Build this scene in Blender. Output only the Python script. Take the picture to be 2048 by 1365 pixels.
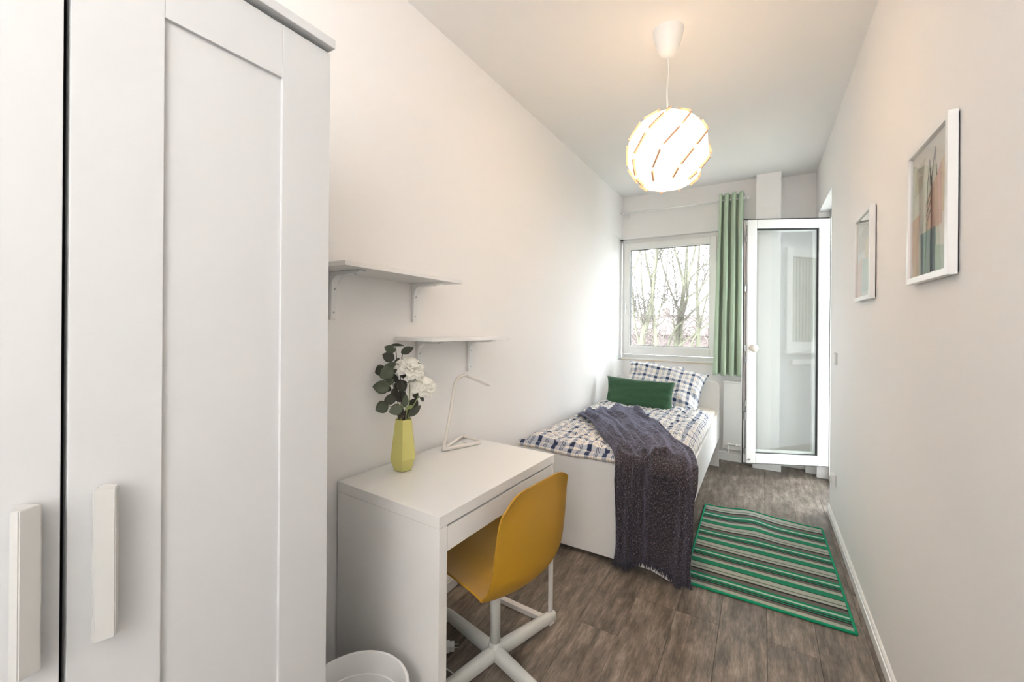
import bpy, bmesh, math, random
from mathutils import Vector, Matrix, noise, Euler
R = math.radians; PI = math.pi
for o in list(bpy.data.objects): bpy.data.objects.remove(o)
C = bpy.context.scene.collection
scn = bpy.context.scene

# ------------------------------------------------------------------ camera, world, sun, lamps, exposure
cam_d = bpy.data.cameras.new('camera'); cam = bpy.data.objects.new('camera', cam_d); C.objects.link(cam)
scn.camera = cam
cam_d.sensor_width = 36; cam_d.sensor_fit = 'HORIZONTAL'
cam_d.lens = 835 / 2048 * 36
cam_d.clip_start = 0.02; cam_d.clip_end = 300
cam_d.shift_y = -36.25 / 2048
YAW = R(30.900)
cam.matrix_world = Matrix.Translation((0, 0, 1.33)) @ Matrix.Rotation(YAW, 4, 'Z') @ Matrix.Rotation(PI/2, 4, 'X') @ Matrix.Rotation(math.atan(0.0075), 4, 'Z')

world = bpy.data.worlds.new('sky'); scn.world = world; world.use_nodes = True
wn = world.node_tree.nodes; wl = world.node_tree.links
bg = wn['Background']; bg.inputs[0].default_value = (0.90, 0.96, 1.0, 1); bg.inputs[1].default_value = 3.25

def lamp(name, typ, loc, energy, color=(1, 1, 1), rot=(0, 0, 0), **k):
    d = bpy.data.lights.new(name, typ); d.energy = energy; d.color = color
    for a, b in k.items(): setattr(d, a, b)
    o = bpy.data.objects.new(name, d); C.objects.link(o); o.location = loc; o.rotation_euler = rot
    return o
# pale winter sun, high, coming from behind the house
lamp('sun', 'SUN', (0, 0, 20), 1.5, (1, .95, .86), (R(55), 0, R(-14)), angle=R(2))
# added fill light, unseen behind the camera, bounced off the ceiling
lamp('rear_fill_up', 'AREA', (0.12, -1.15, 1.85), 17, (1, .98, .97), (PI, 0, 0), shape='DISK', size=0.5)
lamp('rear_fill_point', 'POINT', (0.10, -1.20, 1.45), 8.5, (1, .975, .955), shadow_soft_size=.22)  # second added fill, an unseen soft point light brightening the near room
# sky portals
p = lamp('window_portal', 'AREA', (-0.86, 4.92, 1.6), 1, (1, 1, 1), (R(-90), 0, 0), shape='RECTANGLE', size=.95, size_y=1.3); p.data.cycles.is_portal = True
p = lamp('door_portal', 'AREA', (0.74, 4.10, 1.15), 1, (1, 1, 1), (0, R(90), 0), shape='RECTANGLE', size=2.3, size_y=.85); p.data.cycles.is_portal = True

vs = scn.view_settings
scn.display_settings.display_device = 'sRGB'
vs.view_transform = 'Standard'; vs.look = 'None'; vs.gamma = 1; vs.use_curve_mapping = False; vs.exposure = 1.38

# ------------------------------------------------------------------ materials
def mat(name, col, rough=.5, bump=0, bscale=200, metal=0, spec=.5, var=0, vscale=8, sheen=0, coat=0):
    m = bpy.data.materials.new(name); m.use_nodes = True
    nt = m.node_tree; b = nt.nodes['Principled BSDF']
    b.inputs['Base Color'].default_value = (*col, 1); b.inputs['Roughness'].default_value = rough
    b.inputs['Metallic'].default_value = metal; b.inputs['Specular IOR Level'].default_value = spec
    if sheen: b.inputs['Sheen Weight'].default_value = sheen
    if coat: b.inputs['Coat Weight'].default_value = coat
    tc = nt.nodes.new('ShaderNodeTexCoord')
    if bump:
        n = nt.nodes.new('ShaderNodeTexNoise'); n.inputs['Scale'].default_value = bscale; n.inputs['Detail'].default_value = 4
        nt.links.new(tc.outputs['Object'], n.inputs['Vector'])
        bp = nt.nodes.new('ShaderNodeBump'); bp.inputs['Strength'].default_value = bump; bp.inputs['Distance'].default_value = .002
        nt.links.new(n.outputs[0], bp.inputs['Height']); nt.links.new(bp.outputs[0], b.inputs['Normal'])
    if var:
        n = nt.nodes.new('ShaderNodeTexNoise'); n.inputs['Scale'].default_value = vscale; n.inputs['Detail'].default_value = 5
        nt.links.new(tc.outputs['Object'], n.inputs['Vector'])
        mx = nt.nodes.new('ShaderNodeMix'); mx.data_type = 'RGBA'
        mx.inputs['A'].default_value = (*[c*(1-var) for c in col], 1); mx.inputs['B'].default_value = (*[min(1, c*(1+var)) for c in col], 1)
        nt.links.new(n.outputs[0], mx.inputs['Factor']); nt.links.new(mx.outputs['Result'], b.inputs['Base Color'])
    return m
class NT:
    def __init__(s, name, **k):
        s.m = mat(name, (.5, .5, .5), **k); s.nt = s.m.node_tree; s.b = s.nt.nodes['Principled BSDF']
    def n(s, t, **k):
        nd = s.nt.nodes.new('ShaderNode' + t)
        for a, v in k.items():
            if hasattr(nd, a) and not a.startswith('i_'): setattr(nd, a, v)
            else: nd.inputs[a[2:] if a.startswith('i_') else a].default_value = v
        return nd
    def l(s, a, b): s.nt.links.new(a, b)
    def math(s, op, a, b=None, c=None):
        nd = s.nt.nodes.new('ShaderNodeMath'); nd.operation = op
        for i, v in enumerate((a, b, c)):
            if v is None: continue
            if isinstance(v, (int, float)): nd.inputs[i].default_value = v
            else: s.l(v, nd.inputs[i])
        return nd.outputs[0]
    def ramp(s, fac, stops, interp='LINEAR'):
        nd = s.nt.nodes.new('ShaderNodeValToRGB'); cr = nd.color_ramp; cr.interpolation = interp
        while len(cr.elements) < len(stops): cr.elements.new(.5)
        for e, (p_, c_) in zip(cr.elements, sorted(stops, key=lambda t: t[0])): e.position = p_; e.color = (*c_, 1)
        s.l(fac, nd.inputs[0]); return nd.outputs[0]
    def mix(s, fac, a, b, blend='MIX'):
        nd = s.nt.nodes.new('ShaderNodeMix'); nd.data_type = 'RGBA'; nd.blend_type = blend
        for k, v in (('Factor', fac), ('A', a), ('B', b)):
            if isinstance(v, (int, float)): nd.inputs[k].default_value = v
            elif isinstance(v, tuple): nd.inputs[k].default_value = (*v, 1)
            else: s.l(v, nd.inputs[k])
        return nd.outputs['Result']

M = {}
M['wall'] = mat('white_wall_paint', (.905, .887, .872), .9, bump=.15, bscale=120)
M['ceil'] = mat('white_ceiling_paint', (.91, .895, .875), .95, bump=.1, bscale=90)
M['trim'] = mat('white_trim_lacquer', (.86, .86, .84), .35)
M['lam'] = mat('white_laminate', (.84, .83, .81), .30, bump=.03, bscale=600)
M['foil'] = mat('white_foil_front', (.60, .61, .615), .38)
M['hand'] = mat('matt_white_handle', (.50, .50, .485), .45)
M['plas'] = mat('white_plastic', (.86, .86, .85), .3)
M['pvc'] = mat('white_pvc', (.88, .88, .86), .25)
M['steel'] = mat('white_powder_coat', (.82, .79, .77), .4)
M['hub'] = mat('pale_grey_coat', (.66, .67, .64), .38)
M['cream'] = mat('cream_plastic', (.80, .72, .64), .4)
M['black'] = mat('black_rubber', (.012, .012, .014), .5)
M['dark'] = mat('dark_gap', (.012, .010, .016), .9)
M['zinc'] = mat('zinc_metal', (.5, .5, .5), .35, metal=1)
M['yellow'] = mat('mustard_plastic', (.42, .225, .016), .42, bump=.04, bscale=900)
M['vase'] = mat('yellow_glaze', (.62, .58, .20), .45)
M['leaf'] = mat('eucalyptus_leaf', (.105, .125, .080), .6, var=.35, vscale=40)
M['leaf2'] = mat('eucalyptus_leaf_dark', (.055, .058, .040), .6, var=.3, vscale=40)
M['stem'] = mat('dark_stem', (.05, .035, .03), .6)
M['gstem'] = mat('green_stem', (.28, .33, .12), .5)
M['petal'] = mat('white_petal', (.9, .88, .80), .6)
M['green'] = mat('green_cushion_fabric', (.028, .092, .042), .85, bump=.5, bscale=500, sheen=.2, var=.15, vscale=60)
M['curtain'] = mat('sage_curtain', (.50, .62, .47), .85, bump=.2, bscale=500, sheen=.2)
M['sheet'] = mat('cream_sheet', (.86, .78, .68), .85, bump=.2, bscale=300)
M['bindg'] = mat('green_binding', (.0, .27, .135), .9, bump=.4, bscale=500)
M['clip'] = mat('peach_clip', (.74, .44, .30), .5)
M['sillw'] = mat('sill_wood_edge', (.75, .62, .48), .6, var=.25, vscale=14)
M['bark'] = mat('pale_bark', (.15, .148, .105), .9, var=.35, vscale=6)
M['twig'] = mat('twig_bark', (.10, .085, .075), .9)
M['brick'] = mat('red_wall', (.21, .175, .17), .9, var=.2, vscale=2)
M['slate'] = mat('roof_tile', (.24, .19, .185), .9, var=.2, vscale=3)
M['grass'] = mat('winter_ground', (.14, .12, .09), .95, var=.4, vscale=.6)
M['bush'] = mat('winter_twigs', (.20, .16, .155), .95, var=.4, vscale=5)
M['render'] = mat('balcony_render', (.62, .64, .66), .9, bump=.2, bscale=80)
M['btile'] = mat('balcony_tile', (.30, .33, .28), .7, var=.1, vscale=10)
M['blind'] = mat('grey_blind', (.62, .62, .55), .8)
M['paper'] = mat('print_paper', (.80, .76, .70), .7)
M['p_blue'] = mat('print_blue', (.22, .27, .32), .7)
M['p_pink'] = mat('print_pink', (.72, .42, .34), .7)
M['p_sand'] = mat('print_sand', (.76, .62, .40), .7)
M['p_beige'] = mat('print_beige', (.62, .55, .46), .7)
M['p_mint'] = mat('print_mint', (.50, .62, .55), .7)
M['ink'] = mat('print_ink', (.09, .08, .10), .7)

def glass(name, tint, refl, ior=1.5):
    m = bpy.data.materials.new(name); m.use_nodes = True; nt = m.node_tree; nt.nodes.clear()
    out = nt.nodes.new('ShaderNodeOutputMaterial'); mx = nt.nodes.new('ShaderNodeMixShader')
    t = nt.nodes.new('ShaderNodeBsdfTransparent'); t.inputs[0].default_value = (*tint, 1)
    g = nt.nodes.new('ShaderNodeBsdfGlossy'); g.inputs['Roughness'].default_value = 0.0
    f = nt.nodes.new('ShaderNodeLayerWeight'); f.inputs[0].default_value = .5
    pw = nt.nodes.new('ShaderNodeMath'); pw.operation = 'POWER'; pw.inputs[1].default_value = 5
    ml = nt.nodes.new('ShaderNodeMath'); ml.operation = 'MULTIPLY_ADD'; ml.inputs[1].default_value = .9; ml.inputs[2].default_value = refl; ml.use_clamp = True
    nt.links.new(f.outputs['Facing'], pw.inputs[0]); nt.links.new(pw.outputs[0], ml.inputs[0]); nt.links.new(ml.outputs[0], mx.inputs[0])
    nt.links.new(t.outputs[0], mx.inputs[1]); nt.links.new(g.outputs[0], mx.inputs[2]); nt.links.new(mx.outputs[0], out.inputs[0])
    return m
M['glass'] = glass('double_glazing', (.97, .985, .98), .04)
M['dglass'] = glass('door_double_glazing', (.93, .94, .93), .062)
M['pglass'] = glass('picture_glass', (.99, .99, .99), .03)

# lamp shade: translucent paper-like plastic, lit by the bulb inside
m = bpy.data.materials.new('shade_plastic'); m.use_nodes = True; nt = m.node_tree; nt.nodes.clear()
out = nt.nodes.new('ShaderNodeOutputMaterial'); a = nt.nodes.new('ShaderNodeAddShader'); mx = nt.nodes.new('ShaderNodeMixShader')
d = nt.nodes.new('ShaderNodeBsdfDiffuse'); d.inputs[0].default_value = (.9, .88, .84, 1)
t = nt.nodes.new('ShaderNodeBsdfTranslucent'); t.inputs[0].default_value = (.50, .47, .43, 1)
mx.inputs[0].default_value = .45
nt.links.new(d.outputs[0], mx.inputs[1]); nt.links.new(t.outputs[0], mx.inputs[2]); nt.links.new(mx.outputs[0], out.inputs[0])
M['shade'] = m
def emit(name, col, s):
    m = bpy.data.materials.new(name); m.use_nodes = True; nt = m.node_tree
    b = nt.nodes['Principled BSDF']; b.inputs['Emission Color'].default_value = (*col, 1); b.inputs['Emission Strength'].default_value = s
    return m
M['bulb'] = emit('bulb_glow', (1, .82, .60), 14)

# floor: greyed oak vinyl, every plank shifts the pattern
def floor_mat():
    g = NT('vinyl_plank', rough=.42)
    geo = g.n('NewGeometry'); oi = g.n('ObjectInfo')
    mp = g.n('Mapping'); g.l(geo.outputs['Position'], mp.inputs['Vector'])
    off = g.n('CombineXYZ'); r7 = g.math('MULTIPLY', oi.outputs['Random'], 37.0); g.l(r7, off.inputs[0]); g.l(g.math('MULTIPLY', oi.outputs['Random'], 91.0), off.inputs[1])
    g.l(off.outputs[0], mp.inputs['Location'])
    st = g.n('VectorMath', operation='MULTIPLY'); st.inputs[1].default_value = (1, .16, 1); g.l(mp.outputs[0], st.inputs[0])
    n1 = g.n('TexNoise', i_Scale=34.0, i_Detail=8.0, i_Roughness=.65); g.l(st.outputs[0], n1.inputs['Vector'])
    n2 = g.n('TexNoise', i_Scale=6.5, i_Detail=6.0, i_Roughness=.7); 
    st2 = g.n('VectorMath', operation='MULTIPLY'); st2.inputs[1].default_value = (1, .42, 1); g.l(mp.outputs[0], st2.inputs[0]); g.l(st2.outputs[0], n2.inputs['Vector'])
    n3 = g.n('TexNoise', i_Scale=190.0, i_Detail=3.0)
    st3 = g.n('VectorMath', operation='MULTIPLY'); st3.inputs[1].default_value = (1, .10, 1); g.l(mp.outputs[0], st3.inputs[0]); g.l(st3.outputs[0], n3.inputs['Vector'])
    v = g.math('ADD', g.math('MULTIPLY', n1.outputs[0], .50), g.math('ADD', g.math('MULTIPLY', n2.outputs[0], .42), g.math('MULTIPLY', n3.outputs[0], .20)))
    c = g.ramp(v, [(.39, (.055, .040, .029)), (.50, (.110, .086, .066)), (.59, (.195, .160, .130)), (.72, (.38, .315, .255))])
    w = g.math('ADD', .88, g.math('MULTIPLY', oi.outputs['Random'], .24))
    cc = g.mix(1.0, c, (1, 1, 1), 'MULTIPLY'); 
    hs = g.n('HueSaturation'); g.l(cc, hs.inputs['Color']); g.l(w, hs.inputs['Value'])
    g.l(hs.outputs[0], g.b.inputs['Base Color'])
    bp = g.n('Bump'); bp.inputs['Strength'].default_value = .15; bp.inputs['Distance'].default_value = .001
    g.l(v, bp.inputs['Height']); g.l(bp.outputs[0], g.b.inputs['Normal'])
    g.l(g.math('ADD', .34, g.math('MULTIPLY', n1.outputs[0], .25)), g.b.inputs['Roughness'])
    return g.m
M['floor'] = floor_mat()

def plaid_mat(name, period):
    g = NT(name, rough=.9, sheen=.1)
    uv = g.n('UVMap'); sp = g.n('SeparateXYZ'); g.l(uv.outputs[0], sp.inputs[0])
    def bands(x):
        f = g.math('FRACT', g.math('DIVIDE', x, period))
        def band(c, w): return g.math('LESS_THAN', g.math('ABSOLUTE', g.math('SUBTRACT', f, c)), w/2)
        wide = band(.25, .25)
        thin = g.math('ADD', g.math('ADD', band(.66, .035), band(.74, .035)), band(.82, .035))
        beige = band(.50, .07)
        return wide, thin, beige
    wx, tx, bx = bands(sp.outputs[0]); wy, ty, by = bands(sp.outputs[1])
    s = g.math('MULTIPLY', g.math('ADD', g.math('ADD', wx, g.math('MULTIPLY', tx, 1.1)), g.math('ADD', wy, g.math('MULTIPLY', ty, 1.1))), .5)
    col = g.ramp(s, [(0, (.84, .80, .73)), (.30, (.84, .80, .73)), (.46, (.42, .45, .52)), (.58, (.40, .43, .50)), (.80, (.02, .035, .09)), (1, (.015, .028, .075))])
    bb = g.math('MINIMUM', g.math('MULTIPLY', g.math('ADD', bx, by), .35), .7)
    col = g.mix(bb, col, (.55, .40, .34))
    n = g.n('TexNoise', i_Scale=500.0); tc = g.n('TexCoord'); g.l(tc.outputs['Object'], n.inputs['Vector'])
    g.l(col, g.b.inputs['Base Color'])
    bp = g.n('Bump'); bp.inputs['Strength'].default_value = .2; bp.inputs['Distance'].default_value = .001
    g.l(n.outputs[0], bp.inputs['Height']); g.l(bp.outputs[0], g.b.inputs['Normal'])
    return g.m
M['plaid'] = plaid_mat('plaid_cotton', .108)

def rug_mat():
    g = NT('striped_flatweave', rough=.95)
    uv = g.n('UVMap'); sp = g.n('SeparateXYZ'); g.l(uv.outputs[0], sp.inputs[0])
    f = g.math('FRACT', g.math('DIVIDE', g.math('SUBTRACT', .804+.264*4, g.math('SUBTRACT', sp.outputs[1], g.math('MULTIPLY', g.math('MAXIMUM', g.math('SUBTRACT', sp.outputs[1], .804), 0.0), .15))), .264))
    BK = (.012, .012, .014); BR = (.15, .13, .115); G = (.0, .235, .115); MT = (.46, .62, .52); LT = (.42, .45, .38); GY = (.15, .17, .155)
    st = [(0, G), (.15, BK), (.175, LT), (.30, GY), (.335, LT), (.41, BK), (.46, BR), (.56, G), (.63, MT), (.68, G), (.74, BK), (.77, G), (.80, BK), (.835, BR), (.91, LT)]
    c = g.ramp(f, st, 'CONSTANT')
    ck = g.n('TexNoise', i_Scale=350.0); g.l(uv.outputs[0], ck.inputs['Vector'])
    c2 = g.mix(g.math('MULTIPLY', ck.outputs[0], .28), c, (.02, .02, .02))
    g.l(c2, g.b.inputs['Base Color'])
    bp = g.n('Bump'); bp.inputs['Strength'].default_value = .6; bp.inputs['Distance'].default_value = .002
    g.l(ck.outputs[0], bp.inputs['Height']); g.l(bp.outputs[0], g.b.inputs['Normal'])
    return g.m
M['rug'] = rug_mat()

def throw_mat():
    g = NT('woven_throw', rough=.95, sheen=.45)
    uv = g.n('UVMap')
    def nz(sx, sy, d):
        v = g.n('VectorMath', operation='MULTIPLY'); v.inputs[1].default_value = (sx, sy, 1); g.l(uv.outputs[0], v.inputs[0])
        n = g.n('TexNoise', i_Scale=1.0, i_Detail=d, i_Roughness=.7); g.l(v.outputs[0], n.inputs['Vector']); return n.outputs[0]
    v = g.math('MULTIPLY', g.math('ADD', nz(210, 62, 2.0), nz(62, 210, 2.0)), .5)
    c = g.ramp(v, [(.40, (.004, .004, .005)), (.49, (.018, .016, .021)), (.56, (.065, .050, .055)), (.65, (.32, .24, .24))])
    g.l(c, g.b.inputs['Base Color'])
    g.b.inputs['Sheen Tint'].default_value = (.6, .64, .95, 1)
    bp = g.n('Bump'); bp.inputs['Strength'].default_value = .8; bp.inputs['Distance'].default_value = .004
    g.l(v, bp.inputs['Height']); g.l(bp.outputs[0], g.b.inputs['Normal'])
    return g.m
M['throw'] = throw_mat()

# ------------------------------------------------------------------ helpers
def link(name, me, m, parent=None, smooth=False):
    if m is not None: me.materials.append(m)
    if smooth:
        for p_ in me.polygons: p_.use_smooth = True
    o = bpy.data.objects.new(name, me); C.objects.link(o)
    if parent: o.parent = parent
    return o
def fromb(name, bm, m, parent=None, smooth=False):
    bmesh.ops.recalc_face_normals(bm, faces=bm.faces)
    me = bpy.data.meshes.new(name); bm.to_mesh(me); bm.free()
    return link(name, me, m, parent, smooth)
def autosm(o, ang=35):
    me = o.data
    for p_ in me.polygons: p_.use_smooth = True
    try: me.set_sharp_from_angle(angle=R(ang))
    except Exception: pass
    return o
def bx(bm, x0, x1, y0, y1, z0, z1, bev=0, seg=2):
    t = bmesh.new()
    vs_ = [t.verts.new(v) for v in ((x0, y0, z0), (x1, y0, z0), (x1, y1, z0), (x0, y1, z0), (x0, y0, z1), (x1, y0, z1), (x1, y1, z1), (x0, y1, z1))]
    for f in ((3, 2, 1, 0), (4, 5, 6, 7), (0, 1, 5, 4), (1, 2, 6, 5), (2, 3, 7, 6), (3, 0, 4, 7)): t.faces.new([vs_[i] for i in f])
    if bev: bmesh.ops.bevel(t, geom=list(t.edges), offset=bev, segments=seg, profile=.6, affect='EDGES')
    me = bpy.data.meshes.new('t'); t.to_mesh(me); t.free(); bm.from_mesh(me); bpy.data.meshes.remove(me)
def box(name, m, parent, x0, x1, y0, y1, z0, z1, bev=0, seg=2):
    bm = bmesh.new(); bx(bm, x0, x1, y0, y1, z0, z1, bev, seg)
    return fromb(name, bm, m, parent)
def poly_prism(bm, pts, axis, a, b):
    """pts: 2D outline; extruded along axis (0,1,2) from a to b"""
    def mk(p_, t): 
        return {0: (t, p_[0], p_[1]), 1: (p_[0], t, p_[1]), 2: (p_[0], p_[1], t)}[axis]
    A = [bm.verts.new(mk(p_, a)) for p_ in pts]; B = [bm.verts.new(mk(p_, b)) for p_ in pts]
    bm.faces.new(A); bm.faces.new(B[::-1])
    n = len(pts)
    for i in range(n): bm.faces.new((A[i], B[i], B[(i+1) % n], A[(i+1) % n]))
def tube(bm, pts, r, n=10, closed=False, caps=True):
    pts = [Vector(p_) for p_ in pts]; k = len(pts); rings = []
    rr = r if isinstance(r, (list, tuple)) else [r]*k
    up = Vector((0, 0, 1)); prev = None
    for i, p_ in enumerate(pts):
        if closed: t = (pts[(i+1) % k]-pts[i-1])
        else: t = pts[min(i+1, k-1)]-pts[max(i-1, 0)]
        t.normalize()
        if prev is None:
            a = t.cross(up)
            if a.length < .1: a = t.cross(Vector((1, 0, 0)))
        else: a = prev - t*prev.dot(t)
        a.normalize(); prev = a; b = t.cross(a)
        rings.append([bm.verts.new(p_+(a*math.cos(2*PI*j/n)+b*math.sin(2*PI*j/n))*rr[i]) for j in range(n)])
    m_ = k if closed else k-1
    for i in range(m_):
        A, B = rings[i], rings[(i+1) % k]
        for j in range(n): bm.faces.new((A[j], A[(j+1) % n], B[(j+1) % n], B[j]))
    if not closed and caps: bm.faces.new(rings[0][::-1]); bm.faces.new(rings[-1])
def lathe(bm, prof, n=32, cx=0, cy=0, close=False):
    rings = []
    for r, z in prof:
        rings.append([bm.verts.new((cx+r*math.cos(2*PI*j/n), cy+r*math.sin(2*PI*j/n), z)) for j in range(n)])
    for A, B in zip(rings, rings[1:]):
        for j in range(n): bm.faces.new((A[j], A[(j+1) % n], B[(j+1) % n], B[j]))
    if close: bm.faces.new(rings[0][::-1]); bm.faces.new(rings[-1])
def cr(P, t):
    """Catmull-Rom through list of Vectors, t in [0,1]"""
    n = len(P)-1; x = min(max(t, 0), 1)*n; i = min(int(x), n-1); f = x-i
    p0 = P[i-1] if i > 0 else P[0]*2-P[1]; p1, p2 = P[i], P[i+1]; p3 = P[i+2] if i+2 <= n else P[n]*2-P[n-1]
    return .5*((2*p1)+(p2-p0)*f+(2*p0-5*p1+4*p2-p3)*f*f+(3*p1-p0-3*p2+p3)*f**3)
def smooth_path(pts, n): 
    P = [Vector(p_) for p_ in pts]; return [cr(P, i/(n-1)) for i in range(n)]
def grid(name, m, parent, fn, nu, nv, uvfn=None, solid=0, smooth=True, wrap=False):
    V = []; UV = []
    for j in range(nv):
        for i in range(nu):
            u, v = i/(nu-1), j/(nv-1); V.append(fn(u, v)); UV.append(uvfn(u, v) if uvfn else (u, v))
    F = [(j*nu+i, j*nu+i+1, (j+1)*nu+i+1, (j+1)*nu+i) for j in range(nv-1) for i in range(nu-1)]
    me = bpy.data.meshes.new(name); me.from_pydata([tuple(v) for v in V], [], F); me.update()
    ul = me.uv_layers.new(name='UVMap')
    for lp in me.loops: ul.data[lp.index].uv = UV[lp.vertex_index]
    o = link(name, me, m, parent, smooth)
    if solid:
        md = o.modifiers.new('solid', 'SOLIDIFY'); md.thickness = solid; md.offset = 0
    return o
def thing(name, label, cat, loc=(0, 0, 0), rotz=0, group=None):
    o = bpy.data.objects.new(name, None); C.objects.link(o); o.location = loc; o.rotation_euler = (0, 0, rotz)
    o.empty_display_size = .1
    return tag(o, label, cat, group)
def tag(o, label, cat, group=None):
    o['label'] = label; o['category'] = cat
    if group: o['group'] = group
    return o
def struct(o, label=None):
    o['kind'] = 'structure'
    if label: o['label'] = label
    return o
def sempty(name, loc=(0, 0, 0), rotz=0):
    o = bpy.data.objects.new(name, None); C.objects.link(o); o.location = loc; o.rotation_euler = (0, 0, rotz); o.empty_display_size = .1
    return struct(o)

# ------------------------------------------------------------------ the room
XL, XR, YB, YF, H = -1.33, .42, -1.45, 4.60, 2.725
WX0, WX1, WZ0, WZ1 = -1.337, -.375, .955, 2.262      # window hole
OY0, OY1, OZ = 3.70, 4.50, 2.313                       # balcony door opening
# floor: separate planks
floor = box('floor', M['dark'], None, XL-.1, .57, YB, 4.78, -.08, -.006); struct(floor)
rnd = random.Random(4)
PW, PL = .181, 1.22
x = .027-PW*9; col = 0
while x < .56:
    y = YB - rnd.choice((.15, .45, .8, 1.05)) if col != 8 else -1.97
    if abs(x-(.027-PW)) < .01: y = 2.47-PL*4          # the end joint seen beside the rug
    while y < 4.74:
        a, b_ = max(y, YB), min(y+PL, 4.74)
        xa, xb = max(x, XL-.05), min(x+PW, .56)
        if b_-a > .02 and xb-xa > .01:
            o = box('plank', M['floor'], floor, xa+.0004, xb-.0004, a+.0004, b_-.0004, -.006, 0, bev=.0006, seg=1)
        y += PL
    x += PW; col += 1

# left wall, with the splayed window reveal at its far end
bm = bmesh.new()
bx(bm, XL-.3, XL, YB, 4.25, 0, H)
bx(bm, XL-.3, XL, 4.25, 4.9, 0, WZ0-.02)
bx(bm, XL-.3, XL, 4.25, 4.9, WZ1, H)
poly_prism(bm, [(XL, 4.25), (XL-.035, 4.64), (XL-.035, 4.9), (XL-.3, 4.9), (XL-.3, 4.25)], 2, WZ0-.02, WZ1)
struct(fromb('wall_left', bm, M['wall']))
# far wall: window part, pier, recess
bm = bmesh.new()
bx(bm, XL-.05, -.053, YF, 4.95, 0, WZ0-.02)
bx(bm, XL-.05, -.053, YF, 4.95, WZ1, H)
bx(bm, WX1, -.053, YF, 4.95, WZ0-.02, WZ1)
bx(bm, -.053, .143, 4.50, 4.95, 0, H)
bx(bm, .143, .75, 4.70, 4.95, 0, H)
struct(fromb('wall_far', bm, M['wall']))
bm = bmesh.new()
bx(bm, XR, XR+.32, YB, OY0, 0, H)
bx(bm, XR, XR+.32, OY0, OY1, OZ, H)
bx(bm, XR, XR+.32, OY1, 4.70, 0, H)
struct(fromb('wall_right', bm, M['wall']))
struct(box('wall_back', M['wall'], None, XL-.3, XR+.32, YB-.15, YB, 0, H))
struct(box('ceiling', M['ceil'], None, XL-.3, XR+.33, YB-.15, 4.95, H, H+.15))
# the entrance door in the back wall, behind the camera
d2 = sempty('door_2', (-.35, YB, 0))
box('door_leaf', M['foil'], d2, -.42, .42, .005, .04, .01, 2.02, .004)
bm = bmesh.new(); bx(bm, -.50, -.425, 0, .055, 0, 2.10, .004); bx(bm, .425, .50, 0, .055, 0, 2.10, .004); bx(bm, -.50, .50, 0, .055, 2.025, 2.10, .004)
fromb('door_frame', bm, M['trim'], d2)
bm = bmesh.new(); tube(bm, [(.36, .04, 1.03), (.36, .09, 1.03), (.25, .09, 1.03)], .009); fromb('door_handle', bm, M['zinc'], d2)

# baseboards (profiled)
def baseboard(name, p0, p1, nrm, h=.062, t=.014):
    """runs from p0 to p1 on a wall whose inward normal is nrm"""
    p0, p1, nrm = Vector((*p0, 0)), Vector((*p1, 0)), Vector((*nrm, 0))
    prof = [(0, 0), (t, 0), (t, h*.72), (t*.72, h*.76), (t*.72, h*.90), (t*.35, h), (0, h)]
    bm = bmesh.new()
    A = [bm.verts.new(p0+nrm*a+Vector((0, 0, b))) for a, b in prof]; B = [bm.verts.new(p1+nrm*a+Vector((0, 0, b))) for a, b in prof]
    bm.faces.new(A); bm.faces.new(B[::-1])
    for i in range(len(prof)): bm.faces.new((A[i], B[i], B[(i+1) % len(prof)], A[(i+1) % len(prof)]))
    return fromb(name, bm, M['trim'])
struct(baseboard('baseboard_right', (XR, YB), (XR, OY0+.01), (-1, 0)))
struct(baseboard('baseboard_left', (XL, YB), (XL, 4.60), (1, 0)))
bf = struct(baseboard('baseboard_far', (XL, YF), (-.053, YF), (0, -1)))
b = baseboard('pier_board', (-.066, 4.50), (.157, 4.50), (0, -1)); b.parent = bf
b = baseboard('return_board', (-.053, 4.50), (-.053, 4.60), (-1, 0)); b.parent = bf
b = baseboard('return_board', (.143, 4.50), (.143, 4.70), (1, 0)); b.parent = bf
b = baseboard('recess_board', (.143, 4.70), (XR-.03, 4.70), (0, -1)); b.parent = bf
b = box('corner_block', M['trim'], None, .345, .50, 4.585, 4.70, 0, .062, .002); b.parent = bf

# ------------------------------------------------------------------ window_1
w1 = sempty('window_1')
GX0, GX1, GZ0, GZ1 = -1.254, -.460, 1.092, 2.143
def rect_frame(bm, x0, x1, z0, z1, X0, X1, Z0, Z1, ya, yb, bev=.004):
    """frame between inner rect (x0..z1) and outer rect (X0..Z1)"""
    bx(bm, X0, x0, ya, yb, Z0, Z1, bev); bx(bm, x1, X1, ya, yb, Z0, Z1, bev)
    bx(bm, x0-.001, x1+.001, ya+.0004, yb, z1, Z1, bev); bx(bm, x0-.001, x1+.001, ya+.0004, yb, Z0, z0, bev)
bm = bmesh.new(); rect_frame(bm, -1.318, -.395, .992, 2.212, -1.345, -.372, .955, 2.262, 4.655, 4.73)
fromb('window_frame', bm, M['pvc'], w1)
bm = bmesh.new(); rect_frame(bm, GX0-.012, GX1+.012, GZ0-.012, GZ1+.012, -1.322, -.392, .998, 2.222, 4.632, 4.70, .006)
rect_frame(bm, GX0, GX1, GZ0, GZ1, GX0-.016, GX1+.016, GZ0-.016, GZ1+.016, 4.640, 4.69, .003)
sash = fromb('window_sash', bm, M['pvc'], w1)
box('pane', M['glass'], w1, GX0-.003, GX1+.003, 4.664, 4.668, GZ0-.003, GZ1+.003)
bm = bmesh.new(); rect_frame(bm, GX0+.004, GX1-.004, GZ0+.004, GZ1-.004, GX0-.001, GX1+.001, GZ0-.001, GZ1+.001, 4.655, 4.677, 0)
fromb('gasket', bm, M['black'], w1)
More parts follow.
